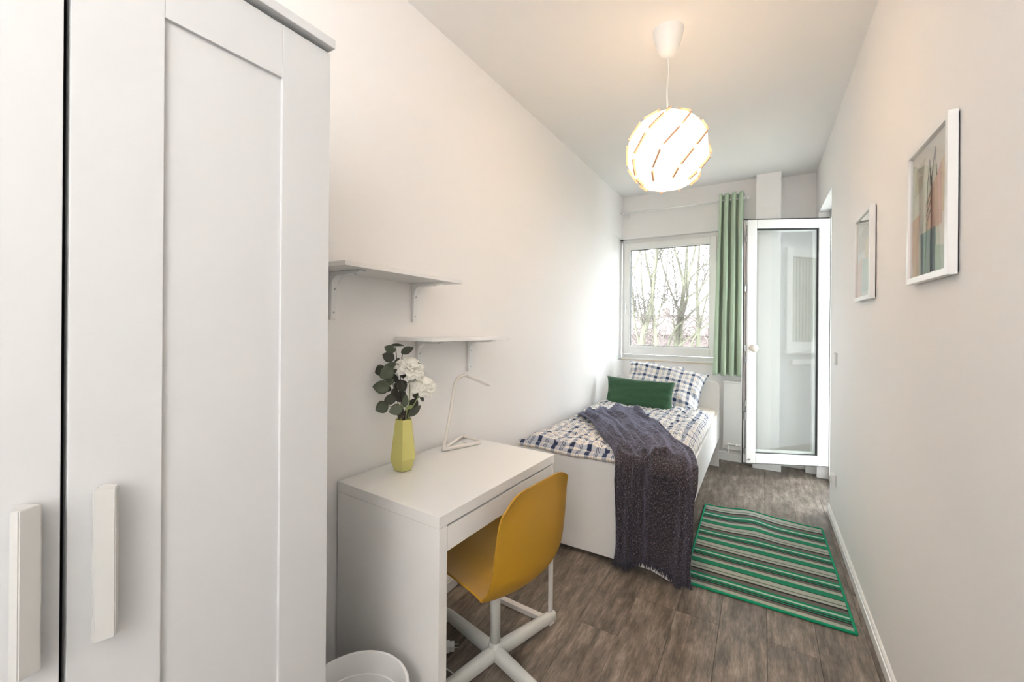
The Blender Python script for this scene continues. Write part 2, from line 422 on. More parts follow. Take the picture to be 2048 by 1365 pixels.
bm = bmesh.new(); bx(bm, -1.306, -1.282, 4.620, 4.634, 1.50, 1.58, .003); tube(bm, [(-1.294, 4.625, 1.555), (-1.294, 4.595, 1.555), (-1.294, 4.588, 1.54), (-1.294, 4.588, 1.44)], .008)
fromb('window_handle', bm, M['plas'], w1)
box('window_sill', M['trim'], w1, -1.36, -.378, 4.585, 4.66, .942, .957, .003)
box('sill_edge', M['sillw'], w1, -1.335, -.382, 4.59, 4.64, .930, .942, .001)

# ------------------------------------------------------------------ door_1: balcony door, open into the room
d1 = sempty('door_1')
bm = bmesh.new()
bx(bm, .50, .57, OY0, OY0+.055, 0, OZ, .004); bx(bm, .50, .57, OY1-.055, OY1, 0, OZ, .004)
bx(bm, .50, .57, OY0+.05, OY1-.05, 2.255, OZ, .004); bx(bm, .50, .57, OY0+.05, OY1-.05, 0, .050, .004)
fromb('door_frame', bm, M['pvc'], d1)
bm = bmesh.new(); bx(bm, .488, .502, OY0+.018, OY0+.026, .13, 2.22)
for z in (.35, .78, 1.13, 1.28, 1.72, 2.05): bx(bm, .484, .502, OY0+.014, OY0+.034, z, z+.06, .002)
fromb('strike_strip', bm, M['zinc'], d1)
leaf = bpy.data.objects.new('door_leaf', None); C.objects.link(leaf); leaf.parent = d1
leaf.location = (.497, 4.437, 0); leaf.rotation_euler = (0, 0, R(24.4))
LW, Z0, Z1 = .665, .127, 2.242          # local: leaf runs along -x, room face at y=0, other face at +y
gx0, gx1, gz0, gz1 = -LW+.075, -.088, .212, 2.165
bm = bmesh.new(); rect_frame(bm, gx0, gx1, gz0, gz1, -LW, -.002, Z0, Z1, 0, .045, .006)
fromb('leaf_frame', bm, M['pvc'], leaf)
bm = bmesh.new(); rect_frame(bm, gx0+.02, gx1-.02, gz0+.02, gz1-.02, -LW-.018, .012, Z0-.012, Z1+.012, .045, .072, .003)
fromb('leaf_rebate', bm, M['pvc'], leaf)
bm = bmesh.new(); rect_frame(bm, -LW-.013, .010, Z0-.009, Z1+.009, -LW-.019, .015, Z0-.015, Z1+.016, .040, .047, 0)
fromb('seal', bm, M['black'], leaf)
box('pane', M['dglass'], leaf, gx0-.002, gx1+.002, .020, .024, gz0-.002, gz1+.002)
bm = bmesh.new(); rect_frame(bm, gx0+.004, gx1-.005, gz0+.004, gz1-.012, gx0-.001, gx1+.001, gz0-.001, gz1+.001, .012, .030, 0)
fromb('gasket', bm, M['black'], leaf)
bm = bmesh.new(); bx(bm, -LW-.002, -LW+.001, .012, .030, .20, 2.20)
for z in (.20, .62, 1.0, 1.10, 1.62, 2.05): bx(bm, -LW-.010, -LW+.001, .010, .032, z, z+.05, .001)
bx(bm, -LW-.012, -LW+.001, .006, .036, .50, .57, .002)
fromb('lock_strip', bm, M['zinc'], leaf)
bm = bmesh.new(); prof = [(.0, -.052), (.024, -.051), (.033, -.043), (.031, -.032), (.014, -.024), (.014, -.006), (.028, -.004), (.028, .0)]
lathe(bm, prof, 24); 
for v in bm.verts: v.co = Vector((v.co.x, v.co.z, v.co.y))
bmesh.ops.translate(bm, verts=bm.verts, vec=(-LW+.042, 0, 1.128)); k = fromb('knob', bm, M['cream'], leaf, True)
box('latch', M['zinc'], leaf, -LW+.012, -LW+.030, -.006, .002, .152, .168, .002)

# ------------------------------------------------------------------ outside: balcony and what the window shows
struct(box('balcony_floor', M['btile'], None, .74, 3.2, 3.3, 9.0, -.14, -.04), 'grey-green balcony floor outside the open door')
o = struct(box('wall_balcony', M['render'], None, .74, 3.4, 3.25, 3.50, -.04, 3.4))
w2 = sempty('window_2')
bm = bmesh.new(); rect_frame(bm, 1.26, 2.24, 1.14, 2.10, 1.17, 2.33, 1.05, 2.20, 3.49, 3.53, .004); fromb('window_frame', bm, M['pvc'], w2)
sl = []
bm = bmesh.new()
for i in range(40):
    x0 = 1.262+i*.0245; bx(bm, x0, x0+.023, 3.495+.008*(i % 2), 3.508+.008*(i % 2), 1.145, 2.095)
bl = fromb('blind', bm, M['blind'], w2); bl['kind'] = 'stuff'
box('pane', M['glass'], w2, 1.26, 2.24, 3.520, 3.523, 1.14, 2.10)
box('window_sill', M['trim'], w2, 1.13, 2.37, 3.49, 3.57, 1.01, 1.05, .004)
box('wall_rail', M['trim'], w2, 1.25, 2.34, 3.49, 3.54, .88, .94, .004)

gr = struct(box('ground', M['grass'], None, -80, 80, 5.2, 90, -6.3, -6.0))
def branch(bm, pts, r0, r1, Y, seed, n=8):
    P = smooth_path([(x_, Y+.35*noise.noise(Vector((x_*3, z_, seed))), z_) for x_, z_ in pts], max(8, 4*len(pts)))
    if r0 < .03: r0 *= 1.5; r1 *= 1.5
    k = len(P); tube(bm, P, [r0+(r1-r0)*i/(k-1) for i in range(k)], n)
    return P
TREES = {
 'A': (9.5, [([(-2.30, -6.0), (-2.25, -1.5), (-2.28, .84), (-2.18, 1.41), (-2.10, 1.83), (-2.07, 2.25), (-1.97, 2.97), (-1.91, 3.6), (-1.8, 5.5)], .075, .02),
   ([(-2.28, -1.4), (-2.33, .0), (-2.36, .84), (-2.45, 1.28), (-2.48, 1.84), (-2.52, 2.37), (-2.35, 2.94), (-2.2, 4.2)], .034, .012),
   ([(-2.24, -1.6), (-1.98, 0), (-1.99, .85), (-2.06, 1.41), (-2.07, 1.83), (-2.01, 2.45), (-1.99, 2.98), (-1.97, 4.8)], .05, .016),
   ([(-2.10, 2.12), (-2.19, 2.51), (-2.25, 2.96), (-2.35, 4.0)], .019, .008), ([(-2.11, 2.35), (-2.05, 2.67), (-1.83, 2.98), (-1.6, 3.6)], .009, .005),
   ([(-2.00, 1.57), (-1.76, 1.94)], .010, .003), ([(-2.14, 1.1), (-2.30, 1.38), (-2.42, 1.71), (-2.56, 2.01)], .010, .005), ([(-2.2, 1.2), (-2.28, 1.32), (-2.45, 1.64)], .008, .004)]),
 'B': (10.5, [([(-1.80, -6.0), (-1.82, -1.5), (-1.76, .82), (-1.68, 1.42), (-1.62, 1.87), (-1.54, 2.42), (-1.53, 3.09), (-1.45, 6.0)], .085, .022),
   ([(-1.81, -1.2), (-1.66, .2), (-1.64, .82), (-1.62, 1.42), (-1.52, 1.98), (-1.48, 2.42), (-1.34, 3.14), (-1.15, 4.8)], .045, .016),
   ([(-1.70, 1.50), (-1.73, 1.71), (-1.90, 2.12), (-2.08, 2.73), (-2.15, 3.15), (-2.2, 4.4)], .018, .006), ([(-1.56, 2.2), (-1.61, 2.45), (-1.69, 2.81), (-1.76, 3.16), (-1.85, 4.5)], .021, .008),
   ([(-1.98, .3), (-1.92, .81), (-1.73, 1.24), (-1.52, 1.46), (-1.05, 2.03), (-.7, 2.5)], .021, .010), ([(-1.8, .5), (-1.64, .82), (-1.31, 1.13), (-1.05, 1.33), (-.7, 1.55)], .018, .010),
   ([(-1.58, 1.8), (-1.48, 1.95), (-1.25, 2.17), (-1.06, 2.46), (-.8, 3.0)], .014, .008), ([(-1.5, 2.2), (-1.42, 2.42), (-1.22, 2.63), (-1.05, 2.77), (-.7, 3.1)], .014, .006),
   ([(-1.68, 1.5), (-1.71, 1.73), (-1.80, 2.55), (-1.90, 3.15)], .009, .006), ([(-1.76, .9), (-1.77, 1.19), (-1.78, 1.64), (-1.70, 1.87)], .011, .006)]),
 'C': (13., [([(-1.60, -6.0), (-1.57, .72), (-1.57, 1.71), (-1.59, 2.53), (-1.56, 3.35), (-1.5, 5.9)], .07, .015),
   ([(-1.8, -.6), (-1.74, .71), (-1.54, 1.17), (-1.38, 1.98), (-1.29, 2.25)], .024, .010), ([(-1.58, 2.1), (-1.43, 2.58), (-1.2, 3.1)], .014, .007)]),
 'D': (12., [([(-3.0, -6.0), (-2.9, -1.0), (-2.86, .8), (-2.85, 1.6), (-2.9, 2.5), (-3.0, 4.5)], .06, .012),
   ([(-2.88, 0), (-2.6, .9), (-2.4, 1.7), (-2.28, 2.4), (-2.2, 3.4)], .014, .006), ([(-2.86, 1.0), (-3.0, 1.8), (-3.15, 2.9)], .014, .006), ([(-2.85, 1.3), (-2.7, 2.0), (-2.66, 3.0)], .010, .005)]),
}
TL = {'A': 'bare pale-barked tree filling the left half of the window view', 'B': 'bare forked tree with thick trunk right of the window centre',
      'C': 'thin upright bare tree farthest right behind the forked one', 'D': 'thin bare tree standing farther back at the left window edge'}
rt = random.Random(11)
for kx, (Y, brs) in TREES.items():
    t = thing('bare_tree', TL[kx], 'tree', (brs[0][0][0][0], Y, -6.0), group='bare trees outside the window')
    off = Vector((-brs[0][0][0][0], -Y, 6.0))
    allp = []
    for i, (pts, r0, r1) in enumerate(brs):
        bm = bmesh.new(); P = branch(bm, pts, r0, r1, Y, i*3.1+ord(kx)); allp.append((P, r1))
        for v in bm.verts: v.co += off
        fromb('trunk' if i == 0 else 'branch', bm, M['bark'], t, True)
    bm = bmesh.new()
    for P, r1 in allp:
        for q in range(26):
            i = rt.randrange(len(P)//4, len(P)); s = P[i]
            if s.z < -.5: continue
            dr = Vector((rt.uniform(-1, 1), rt.uniform(-.5, .5), rt.uniform(.3, 1.2))).normalized(); L = rt.uniform(.2, .8)
            pts = [s+dr*L*k/4+Vector((rt.uniform(-.02, .02), 0, rt.uniform(-.02, .03)))*k for k in range(5)]
            tube(bm, pts, [.007, .006, .005, .004, .003], 4)
            for w_ in range(2):
                s2 = pts[rt.randrange(1, 4)]; d_ = Vector((rt.uniform(-1, 1), rt.uniform(-.5, .5), rt.uniform(-.1, 1))).normalized()
                tube(bm, [s2, s2+d_*.12, s2+d_*.25], [.004, .003, .0025], 4)
    for v in bm.verts: v.co += off
    o = fromb('twigs', bm, M['twig'], t); o['kind'] = 'stuff'
# far apartment house with a tiled roof
hb = thing('apartment_house', 'reddish house with tiled roof and chimney far behind the bare trees', 'building', (-10, 42, -6))
box('house_wall', M['brick'], hb, -14, 14, 0, 9, 0, 6.4)
bm = bmesh.new(); poly_prism(bm, [(-.6, 6.3), (4.5, 8.3), (9.6, 6.3)], 0, -14.4, 14.4); fromb('house_roof', bm, M['slate'], hb)
box('chimney', M['brick'], hb, 1.0, 1.7, 3.6, 4.4, 7.4, 9.0, .03)
box('chimney', M['brick'], hb, -3.0, -2.4, 3.6, 4.6, 7.4, 8.9, .03)
for i in range(9):
    w = box('window', M['dark'], hb, -12+i*2.8, -10.8+i*2.8, -.05, .05, 3.6, 5.2)
# winter hedge between (uncountable twigs)
bm = bmesh.new(); rh = random.Random(8)
for i in range(2600):
    x_ = rh.uniform(-13, 1); y_ = rh.uniform(22, 26); z_ = rh.uniform(-6, .9) if rh.random() < .3 else rh.uniform(-1.5, 1.1)
    d_ = Vector((rh.uniform(-1, 1), rh.uniform(-.4, .4), rh.uniform(.1, 1))).normalized()*rh.uniform(.3, .8); s = Vector((x_, y_, z_))
    tube(bm, [s, s+d_], [.03, .012], 3)
o = fromb('winter_hedge', bm, M['bush'], None); tag(o, 'reddish leafless hedge thicket behind the bare trees', 'hedge'); o['kind'] = 'stuff'

# ------------------------------------------------------------------ radiator and pipes
ra = thing('flat_radiator', 'flat white radiator below the curtain beside the headboard', 'radiator', (-.32, 4.56, 0))
box('panel', M['trim'], ra, 0, .262, -.01, .03, .12, .765, .005)
box('top_rail', M['trim'], ra, -.002, .264, -.016, .036, .765, .783, .004)
bm = bmesh.new(); tube(bm, smooth_path([(.26, -.014, .172), (.12, -.014, .172), (.052, -.014, .172), (.044, -.014, .160), (.044, -.014, .12), (.044, -.014, .098), (.036, -.014, .090), (-.06, -.014, .086)], 28), .009, 8)
fromb('pipe', bm, M['trim'], ra, True)
bm = bmesh.new(); tube(bm, [(.10, -.014, .172), (.125, -.014, .172)], .013, 10); fromb('pipe_joint', bm, M['trim'], ra, True)
bm = bmesh.new(); tube(bm, [(.044, -.014, .115), (.044, -.014, .14)], .013, 10); fromb('pipe_joint', bm, M['trim'], ra, True)

# ------------------------------------------------------------------ curtain rod and curtain
rd = thing('curtain_rod', 'thin white curtain rod above the window', 'curtain rod', (0, 4.52, 2.53))
bm = bmesh.new(); tube(bm, [(-1.30, 0, 0), (-.115, 0, 0)], .008, 12); fromb('rod', bm, M['plas'], rd, True)
for x_ in (-1.31, -.118):
    bm = bmesh.new(); lathe(bm, [(0, -.016), (.014, -.015), (.016, -.008), (.016, .008), (.014, .015), (0, .016)], 16)
    for v in bm.verts: v.co = Vector((v.co.z+x_, v.co.x, v.co.y))
    fromb('finial', bm, M['plas'], rd, True)
for x_ in (-1.27, -.150):
    bm = bmesh.new(); bx(bm, x_-.008, x_+.008, -.012, .08, -.012, .012, .003); bx(bm, x_-.010, x_+.010, .072, .08, -.05, .03, .002); fromb('rod_bracket', bm, M['plas'], rd)
cu = thing('curtain', 'sage green eyelet curtain drawn to the right of the window', 'curtain', (0, 4.52, .84))
def curt(u, v):
    w = v*1.75   # v=0 bottom, 1 top
    xa = -.385+(.028)*v; xb = -.148
    ph = u*3.5*2*PI-.6; amp = .048+.010*(1-v)
    x_ = xa+(xb-xa)*u + .012*math.sin(ph*2+1)*(1-v*.3)+.006*noise.noise(Vector((u*6, v*3, 1)))
    y_ = -amp*math.cos(ph+.4*math.sin(v*3))+.010*noise.noise(Vector((u*5, v*4, 5)))
    if u < .06: x_ -= .018*(1-u/.06)*(1-v)
    return Vector((x_, y_, .0+w+.004*math.sin(ph)))
grid('curtain_cloth', M['curtain'], cu, curt, 150, 60, solid=.003)
for i in range(8):
    u = (i+.5)/8; q = curt(u, .965)
    bm = bmesh.new(); tube(bm, [(q.x+.004*0, .020*math.cos(a), 1.69+.020*math.sin(a)) for a in [2*PI*k/16 for k in range(16)]], .0035, 6, closed=True)
    fromb('eyelet', bm, M['plas'], cu, True)
def hem(u, v): q = curt(u, .012+.02*v); return q+Vector((0, -.0025, 0))

# ------------------------------------------------------------------ wardrobe
wd = thing('wardrobe', 'tall white wardrobe with recessed panel doors at the left edge', 'wardrobe', (-.83, .59, 0))
# local: front at x=0, right end at y=0, body runs to -x and -y
D, WL, WH = .485, 1.24, 1.945
bm = bmesh.new(); bx(bm, -D, -.022, -.018, 0, 0, WH, .001); bx(bm, -D, -.022, -WL, -WL+.018, 0, WH, .001); bx(bm, -D, -.03, -WL+.018, -.018, .05, .07); bx(bm, -D, -.03, -.430, -.412, .07, WH)
bx(bm, -D, -D+.005, -WL+.018, -.018, .05, WH); bx(bm, -.05, -.035, -WL+.018, -.018, 0, .05)
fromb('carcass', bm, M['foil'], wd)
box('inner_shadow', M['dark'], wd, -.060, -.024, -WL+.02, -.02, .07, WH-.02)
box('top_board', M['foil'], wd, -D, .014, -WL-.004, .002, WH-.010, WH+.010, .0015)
def wdoor(y0, y1, hinge):
    """y0<y1 local; handle at hinge side opposite"""
    dr = bpy.data.objects.new('door', None); C.objects.link(dr); dr.parent = wd; dr.location = (0, 0, 0)
    z0, z1 = .05, WH-.018; s = .107
    bm = bmesh.new()
    bx(bm, -.020, 0, y0, y0+s, z0, z1, .001); bx(bm, -.020, 0, y1-s, y1, z0, z1, .001)
    bx(bm, -.020, -.0006, y0+s, y1-s, z1-s, z1, .001); bx(bm, -.020, -.0006, y0+s, y1-s, z0, z0+s, .001)
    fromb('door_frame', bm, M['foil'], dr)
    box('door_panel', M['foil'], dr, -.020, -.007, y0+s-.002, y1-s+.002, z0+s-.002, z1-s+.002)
    # moulded handle: wide slanted facet + narrow facet
    hy = (y0+.035) if hinge > 0 else (y1-.035); w = .0142*hinge
    pr = [(0, hy-w*.3), (.012, hy-w*.3), (.019, hy-w*1.0), (.024, hy-w*.95), (.0305, hy+w*.55), (.021, hy+w*1.0), (.010, hy+w*.55), (0, hy+w*.5)]
    bm = bmesh.new(); poly_prism(bm, pr, 2, .872, 1.088); bmesh.ops.bevel(bm, geom=list(bm.edges), offset=.0012, segments=2, affect='EDGES')
    fromb('handle', bm, M['hand'], dr)
wdoor(-.408, -.001, 1); wdoor(-.821, -.4145, -1); wdoor(-1.238, -.8275, -1)

# ------------------------------------------------------------------ wall shelves
def shelf(name, label, y0, y1, z, tilt, brs, depth=.205):
    t = thing(name, label, 'shelf', (XL, (y0+y1)/2, z), group='white wall shelves above the desk'); t.rotation_euler = (tilt, 0, 0)
    L = (y1-y0)/2
    box('shelf_board', M['lam'], t, .001, depth, -L, L, -.015, 0, .001)
    for yb in brs:
        yb = yb-(y0+y1)/2
        br = bpy.data.objects.new('bracket', None); C.objects.link(br); br.parent = t
        bm = bmesh.new()
        w = .0145
        # L profile with curved inner corner, in x-z
        out_ = [(0.001, -.015), (.160, -.015), (.164, -.018), (.162, -.024), (.10, -.029)]
        for k in range(7):
            a = k/6*PI/2; out_.append((.017+.035*(1-math.sin(a)) , -.029-.035*(1-math.cos(a))))
        out_ += [(.015, -.10), (.013, -.180), (.008, -.186), (.001, -.186)]
        A = [bm.verts.new((p_[0], yb-w*(1-.25*(i > 10)), p_[1])) for i, p_ in enumerate(out_)]; B = [bm.verts.new((p_[0], yb+w*(1-.25*(i > 10)), p_[1])) for i, p_ in enumerate(out_)]
        bm.faces.new(A); bm.faces.new(B[::-1])
        for i in range(len(out_)): bm.faces.new((A[i], B[i], B[(i+1) % len(out_)], A[(i+1) % len(out_)]))
        bmesh.ops.bevel(bm, geom=list(bm.edges), offset=.0012, segments=1, affect='EDGES')
        fromb('bracket_arm', bm, M['plas'], br)
        for zz in (-.075, -.160):
            bm = bmesh.new(); lathe(bm, [(0, .0025), (.0035, .0018), (.0042, 0)], 10)
            for v in bm.verts: v.co = Vector((v.co.z+.0158-(.0015 if zz < -.1 else 0), v.co.x+yb, v.co.y+zz))
            fromb('screw', bm, M['zinc'], br, True)
        bm = bmesh.new(); lathe(bm, [(0, -.0025), (.0035, -.0018), (.0042, 0)], 10)
        for v in bm.verts: v.co = v.co+Vector((.125, yb, -.0265))
        fromb('screw', bm, M['zinc'], br, True)
    return t
shelf('wall_shelf', 'upper white wall shelf, nearer the wardrobe', .856, 1.458, 1.519, R(-1.0), (.958, 1.368))
shelf('wall_shelf', 'lower white wall shelf, above the desk lamp', 1.262, 1.868, 1.262, R(-1.0), (1.395, 1.778))

# ------------------------------------------------------------------ desk
dk = thing('desk', 'small white desk with one drawer standing against the left wall', 'desk', (-.818, .955, 0), R(-2.67))
# local: y along length .73, x negative to the wall
TT = .036
box('desk_top', M['lam'], dk, -.50, 0, 0, .73, .75-TT, .75, .0015)
box('side_panel', M['lam'], dk, -.50, -.0005, 0.0005, .036, 0, .75-TT-.001, .001)
box('drawer_front', M['lam'], dk, -.020, -.002, .0385, .712, .632, .7065, .001)
box('drawer_box', M['lam'], dk, -.44, -.022, .045, .705, .640, .704)
box('back_board', M['lam'], dk, -.50, -.488, .036, .714, .48, .713)
bm = bmesh.new(); bx(bm, -.018, -.002, .714, .730, .02, .713, .002); fromb('leg', bm, M['steel'], dk)
bm = bmesh.new(); bx(bm, -.498, -.482, .714, .730, .02, .713, .002); fromb('leg', bm, M['steel'], dk)
box('floor_rail', M['steel'], dk, -.498, -.002, .706, .734, 0, .022, .003)

# ------------------------------------------------------------------ vase and flowers
VC = Vector((-1.205, 1.19, .75))
va = thing('vase', 'pale yellow faceted vase standing on the desk', 'vase', VC, R(10))
bm = bmesh.new(); rings = []
for r, z, hexr in ((.030, 0, 0), (.036, .004, 0), (.053, .050, 0), (.0345, .197, 0), (.0345, .200, 0), (.031, .200, 0), (.046, .055, 0), (.02, .012, 0)):
    rings.append([bm.verts.new((r*math.cos(PI/3*j), r*math.sin(PI/3*j), z)) for j in range(6)])
for A, B in zip(rings, rings[1:]):
    for j in range(6): bm.faces.new((A[j], A[(j+1) % 6], B[(j+1) % 6], B[j]))
bm.faces.new(rings[0][::-1]); bm.faces.new(rings[-1])
bmesh.ops.bevel(bm, geom=[e for e in bm.edges if len(e.link_faces) == 2 and e.calc_face_angle(0) > .3], offset=.0012, segments=2, affect='EDGES')
fromb('vase_body', bm, M['vase'], va)
# picture-facing frame of the bouquet: e1 to the right, e3 up, e2 away
vd = Vector((-.7116, .7026, 0)); e1 = Vector((.7026, .7116, 0)); 
S = 1/509*.985
def bq(px, py, d=0): return Vector(((px-801)*S*e1.x+d*vd.x, (px-801)*S*e1.y+d*vd.y, (945-py)*S*1.0-.005))
def leafmesh(name, m, parent, c, L, W_, ang, yaw, curl=.15):
    """oval leaf, base at one end; ang = image-plane direction of its tip, yaw = turn out of that plane"""
    ax = (e1*math.cos(ang)+Vector((0, 0, 1))*math.sin(ang)); sd = (-e1*math.sin(ang)+Vector((0, 0, 1))*math.cos(ang))
    nn = -vd; rot = Matrix.Rotation(yaw, 3, ax); sd = rot @ sd; nn = rot @ nn
    def f(u, v):
        t = v; w = W_*.5*math.sin(PI*min(1, t*.98+.01)**.85)**.75
        s = (u-.5)*2
        return c+ax*L*(t-.5)+sd*w*s+nn*(curl*L*(t-.5)**2*1.6-.12*w*abs(s)*-1)
    return grid(name, m, parent, f, 7, 10, solid=.0006)
LV = [ # cx,cy (crop px), length, width, angle deg, depth, dark
 (400, 130, 110, 22, -3, .00, 1), (333, 170, 98, 66, 160, .0, 0), (487, 178, 112, 56, 22, -.01, 1), (320, 243, 108, 72, 155, .01, 1),
 (345, 340, 115, 90, 60, -.01, 0), (250, 372, 96, 84, 200, .02, 1), (310, 385, 130, 90, 215, -.02, 0), (405, 292, 70, 50, 80, .03, 0),
 (448, 378, 112, 54, 95, -.01, 1), (375, 440, 90, 44, 300, .01, 1), (300, 440, 80, 40, 190, .03, 1), (262, 512, 142, 92, 175, -.01, 0), (330, 470, 90, 50, 215, .0, 0),
 (318, 540, 60, 36, 160, .02, 1), (440, 505, 100, 90, 35, .0, 1), (372, 580, 100, 50, 250, .01, 1), (340, 625, 90, 78, 100, -.01, 1), (432, 610, 106, 92, 70, .01, 1), (470, 640, 110, 48, 85, -.02, 0),
 (268, 700, 112, 84, 205, .0, 0), (392, 718, 118, 76, 200, -.02, 0), (430, 765, 100, 44, 255, .0, 1), (575, 605, 70, 62, 20, .02, 1), (550, 680, 90, 70, 60, .02, 1), (560, 740, 130, 50, 42, -.01, 1),
 (620, 620, 92, 26, 110, .01, 1), (615, 395, 60, 20, 0, .05, 1), (500, 770, 110, 50, 60, .01, 1), (510, 700, 70, 30, 20, -.02, 2), (440, 690, 60, 16, 135, -.02, 2), (395, 500, 70, 30, 60, .02, 1)]
eu = thing('eucalyptus_branch', 'tall eucalyptus sprigs with dark round leaves standing in the yellow vase', 'branch', VC)
def cxy(cx, cy, d=0): return bq(700+cx/4.55, 660+cy/4.55, d)
for k, pts in enumerate(([(462, 820), (425, 600), (405, 400), (385, 150)], [(455, 820), (400, 640), (345, 440), (300, 380)], [(462, 810), (380, 520), (360, 400), (345, 340)], [(470, 810), (430, 520), (440, 240), (470, 190)], [(450, 800), (400, 720), (330, 690), (300, 690)], [(465, 800), (480, 660), (448, 380)])):
    P = [cxy(*p_, 0) for p_ in pts]; P.insert(0, Vector((P[0].x*.3, P[0].y*.3, .06))); bm = bmesh.new(); tube(bm, smooth_path(P, 16), .0016 if k < 4 else .0012, 6)
    fromb('stem', bm, M['stem'], eu, True)
rl = random.Random(2)
for (cx, cy, L, W_, an, dp, dk_) in LV:
    m_ = (M['leaf'], M['leaf2'], M['gstem'])[dk_]
    leafmesh('leaf', m_, eu, cxy(cx, cy, dp), L/4.55*S*1.08, W_/4.55*S*1.38, R(an), rl.uniform(-.5, .5), rl.uniform(-.25, .3))
def rose(label, cx, cy, rad, seed, stemx):
    t = thing('white_flower', label, 'flower', VC, group='white flowers in the vase'); rr = random.Random(seed)
    c = cxy(cx, cy, -.025)
    ax = (Vector((0, 0, 1))*.75-vd*.45+e1*.35).normalized()
    a1 = ax.cross(Vector((1, 0, 0))).normalized(); a2 = ax.cross(a1)
    for ring, (n_, open_, ln) in enumerate(((4, .25, .62), (6, .5, .75), (8, .80, .9), (9, 1.15, 1.0), (8, 1.55, 1.0))):
        for k in range(n_):
            a = 2*PI*(k+.5*ring)/n_+rr.uniform(-.15, .15); rd_ = a1*math.cos(a)+a2*math.sin(a); td = ax.cross(rd_); op = open_+rr.uniform(-.1, .12)
            def f(u, v, rd_=rd_, td=td, op=op, ln=ln, rr_=rr.uniform(0, 9)):
                th = op*v*1.0+.15; L_ = rad*1.12*ln*v
                w = rad*.58*math.sin(PI*(.12+.80*v))**.8*(u-.5)*2
                p_ = c-ax*rad*.45+ax*L_*math.cos(th)+rd_*(L_*math.sin(th)+.10*rad)+td*w
                cup = -rd_*(w*w/rad)*.5
                return p_+cup+ax*.14*rad*noise.noise(Vector((u*5, v*5, rr_)))+rd_*.18*rad*noise.noise(Vector((u*6, v*4, rr_+3)))*v
            grid('petal', M['petal'], t, f, 7, 8, solid=.0005)
    bm = bmesh.new(); P = smooth_path([Vector((0, 0, .06)), cxy(stemx, 800, 0), cxy((stemx+cx)/2+5, 640, -.01), c-ax*rad*.5], 14); tube(bm, P, .0022, 8); fromb('stem', bm, M['gstem'], t, True)
    bm = bmesh.new(); lathe(bm, [(.0022, -.006), (.006, .0), (.008, .006)], 10); q = ax.to_track_quat('Z', 'Y').to_matrix()
    for v in bm.verts: v.co = q @ v.co + (c-ax*rad*.5)
    fromb('calyx', bm, M['gstem'], t, True)
rose('white ruffled flower, the upper of the two', 530, 320, .050, 1, 480)
rose('white ruffled flower, the lower right of the two', 640, 480, .047, 5, 500)

# ------------------------------------------------------------------ desk lamp
M['lampw'] = mat('ivory_lamp_plastic', (.70, .665, .62), .4)
la = thing('desk_lamp', 'thin white tubular desk lamp with triangular base', 'lamp', (-1.225, 1.455, .75))
def rounded_tri(pts, r, n=6):
    P = [Vector(p_) for p_ in pts]; out_ = []
    for i, p_ in enumerate(P):
        a = (P[i-1]-p_).normalized(); b = (P[(i+1) % len(P)]-p_).normalized()
        for k in range(n):
            t = k/(n-1); out_.append((p_+a*r)*(1-t)**2+p_*2*t*(1-t)+(p_+b*r)*t*t)
    return out_
bm = bmesh.new(); tube(bm, rounded_tri([(.0, -.01, .009), (.078, .185, .009), (-.066, .225, .009)], .022), .009, 10, closed=True); fromb('lamp_base', bm, M['lampw'], la, True)
box('touch_plate', M['plas'], la, -.015, .04, .150, .195, .001, .008, .003)
bm = bmesh.new(); tube(bm, smooth_path([(0, 0, .008), (0, .006, .03), (0, .040, .14), (0, .068, .255), (0, .078, .290), (-.001, .100, .316), (-.001, .145, .326), (-.001, .170, .322)], 40), .0078, 12); fromb('lamp_arm', bm, M['lampw'], la, True)
bm = bmesh.new(); bx(bm, -.011, .011, 0, .205, -.006, .006, .003); hd = fromb('lamp_head', bm, M['lampw'], la); hd.location = (-.001, .165, .325); hd.rotation_euler = (R(-20), 0, 0)
ls = box('light_strip', M['plas'], hd, -.007, .007, .015, .20, -.008, -.005)

# ------------------------------------------------------------------ chair
ch = thing('swivel_chair', 'mustard yellow shell chair with pale four-star base pulled up to the desk', 'chair', (-.882, 1.363, 0))
prof = [Vector(p_) for p_ in ((-.245, 0, .436), (-.225, 0, .446), (-.16, 0, .438), (-.06, 0, .424), (.05, 0, .410), (.13, 0, .400), (.190, 0, .418), (.222, 0, .470), (.227, 0, .545), (.223, 0, .62), (.216, 0, .68), (.211, 0, .73), (.209, 0, .765))]
def shell(u, v):
    p_ = cr(prof, v); t = (u-.5)*2
    w = .205+.022*min(1, v/.4) if v < .45 else .227-.018*((v-.45)/.55)**1.3
    if v < .12: w *= (1-((.12-v)/.12)**2.4*.22)
    s = max(0, min(1, (v-.38)/.16)); s = s*s*(3-2*s)
    lift = (1-s)*.030*abs(t)**3*(1 if v > .1 else v/.1)
    fwd = s*(.068*abs(t)**2.2)*(1-max(0, (v-.5)/.5)**1.2)
    dz = 0
    if v > .72:
        k = (v-.72)/.28; dz = -k*.036*max(0, (abs(t)-.35)/.65)**3.0; w *= 1-.06*k**3
    x_, y_ = p_.x-fwd, w*math.copysign(1, t)*abs(t)**.97
    a = -.11
    return Vector((x_*math.cos(a)-y_*math.sin(a), -.006+x_*math.sin(a)+y_*math.cos(a), p_.z+lift+dz))
o = grid('seat_shell', M['yellow'], ch, shell, 41, 73, solid=.006)
md = o.modifiers.new('bev', 'BEVEL'); md.width = .002; md.segments = 2; md.limit_method = 'ANGLE'; md.angle_limit = R(50)
bm = bmesh.new(); tube(bm, [(0, 0, .075), (0, 0, .392)], .0205, 24); fromb('column', bm, M['hub'], ch, True)
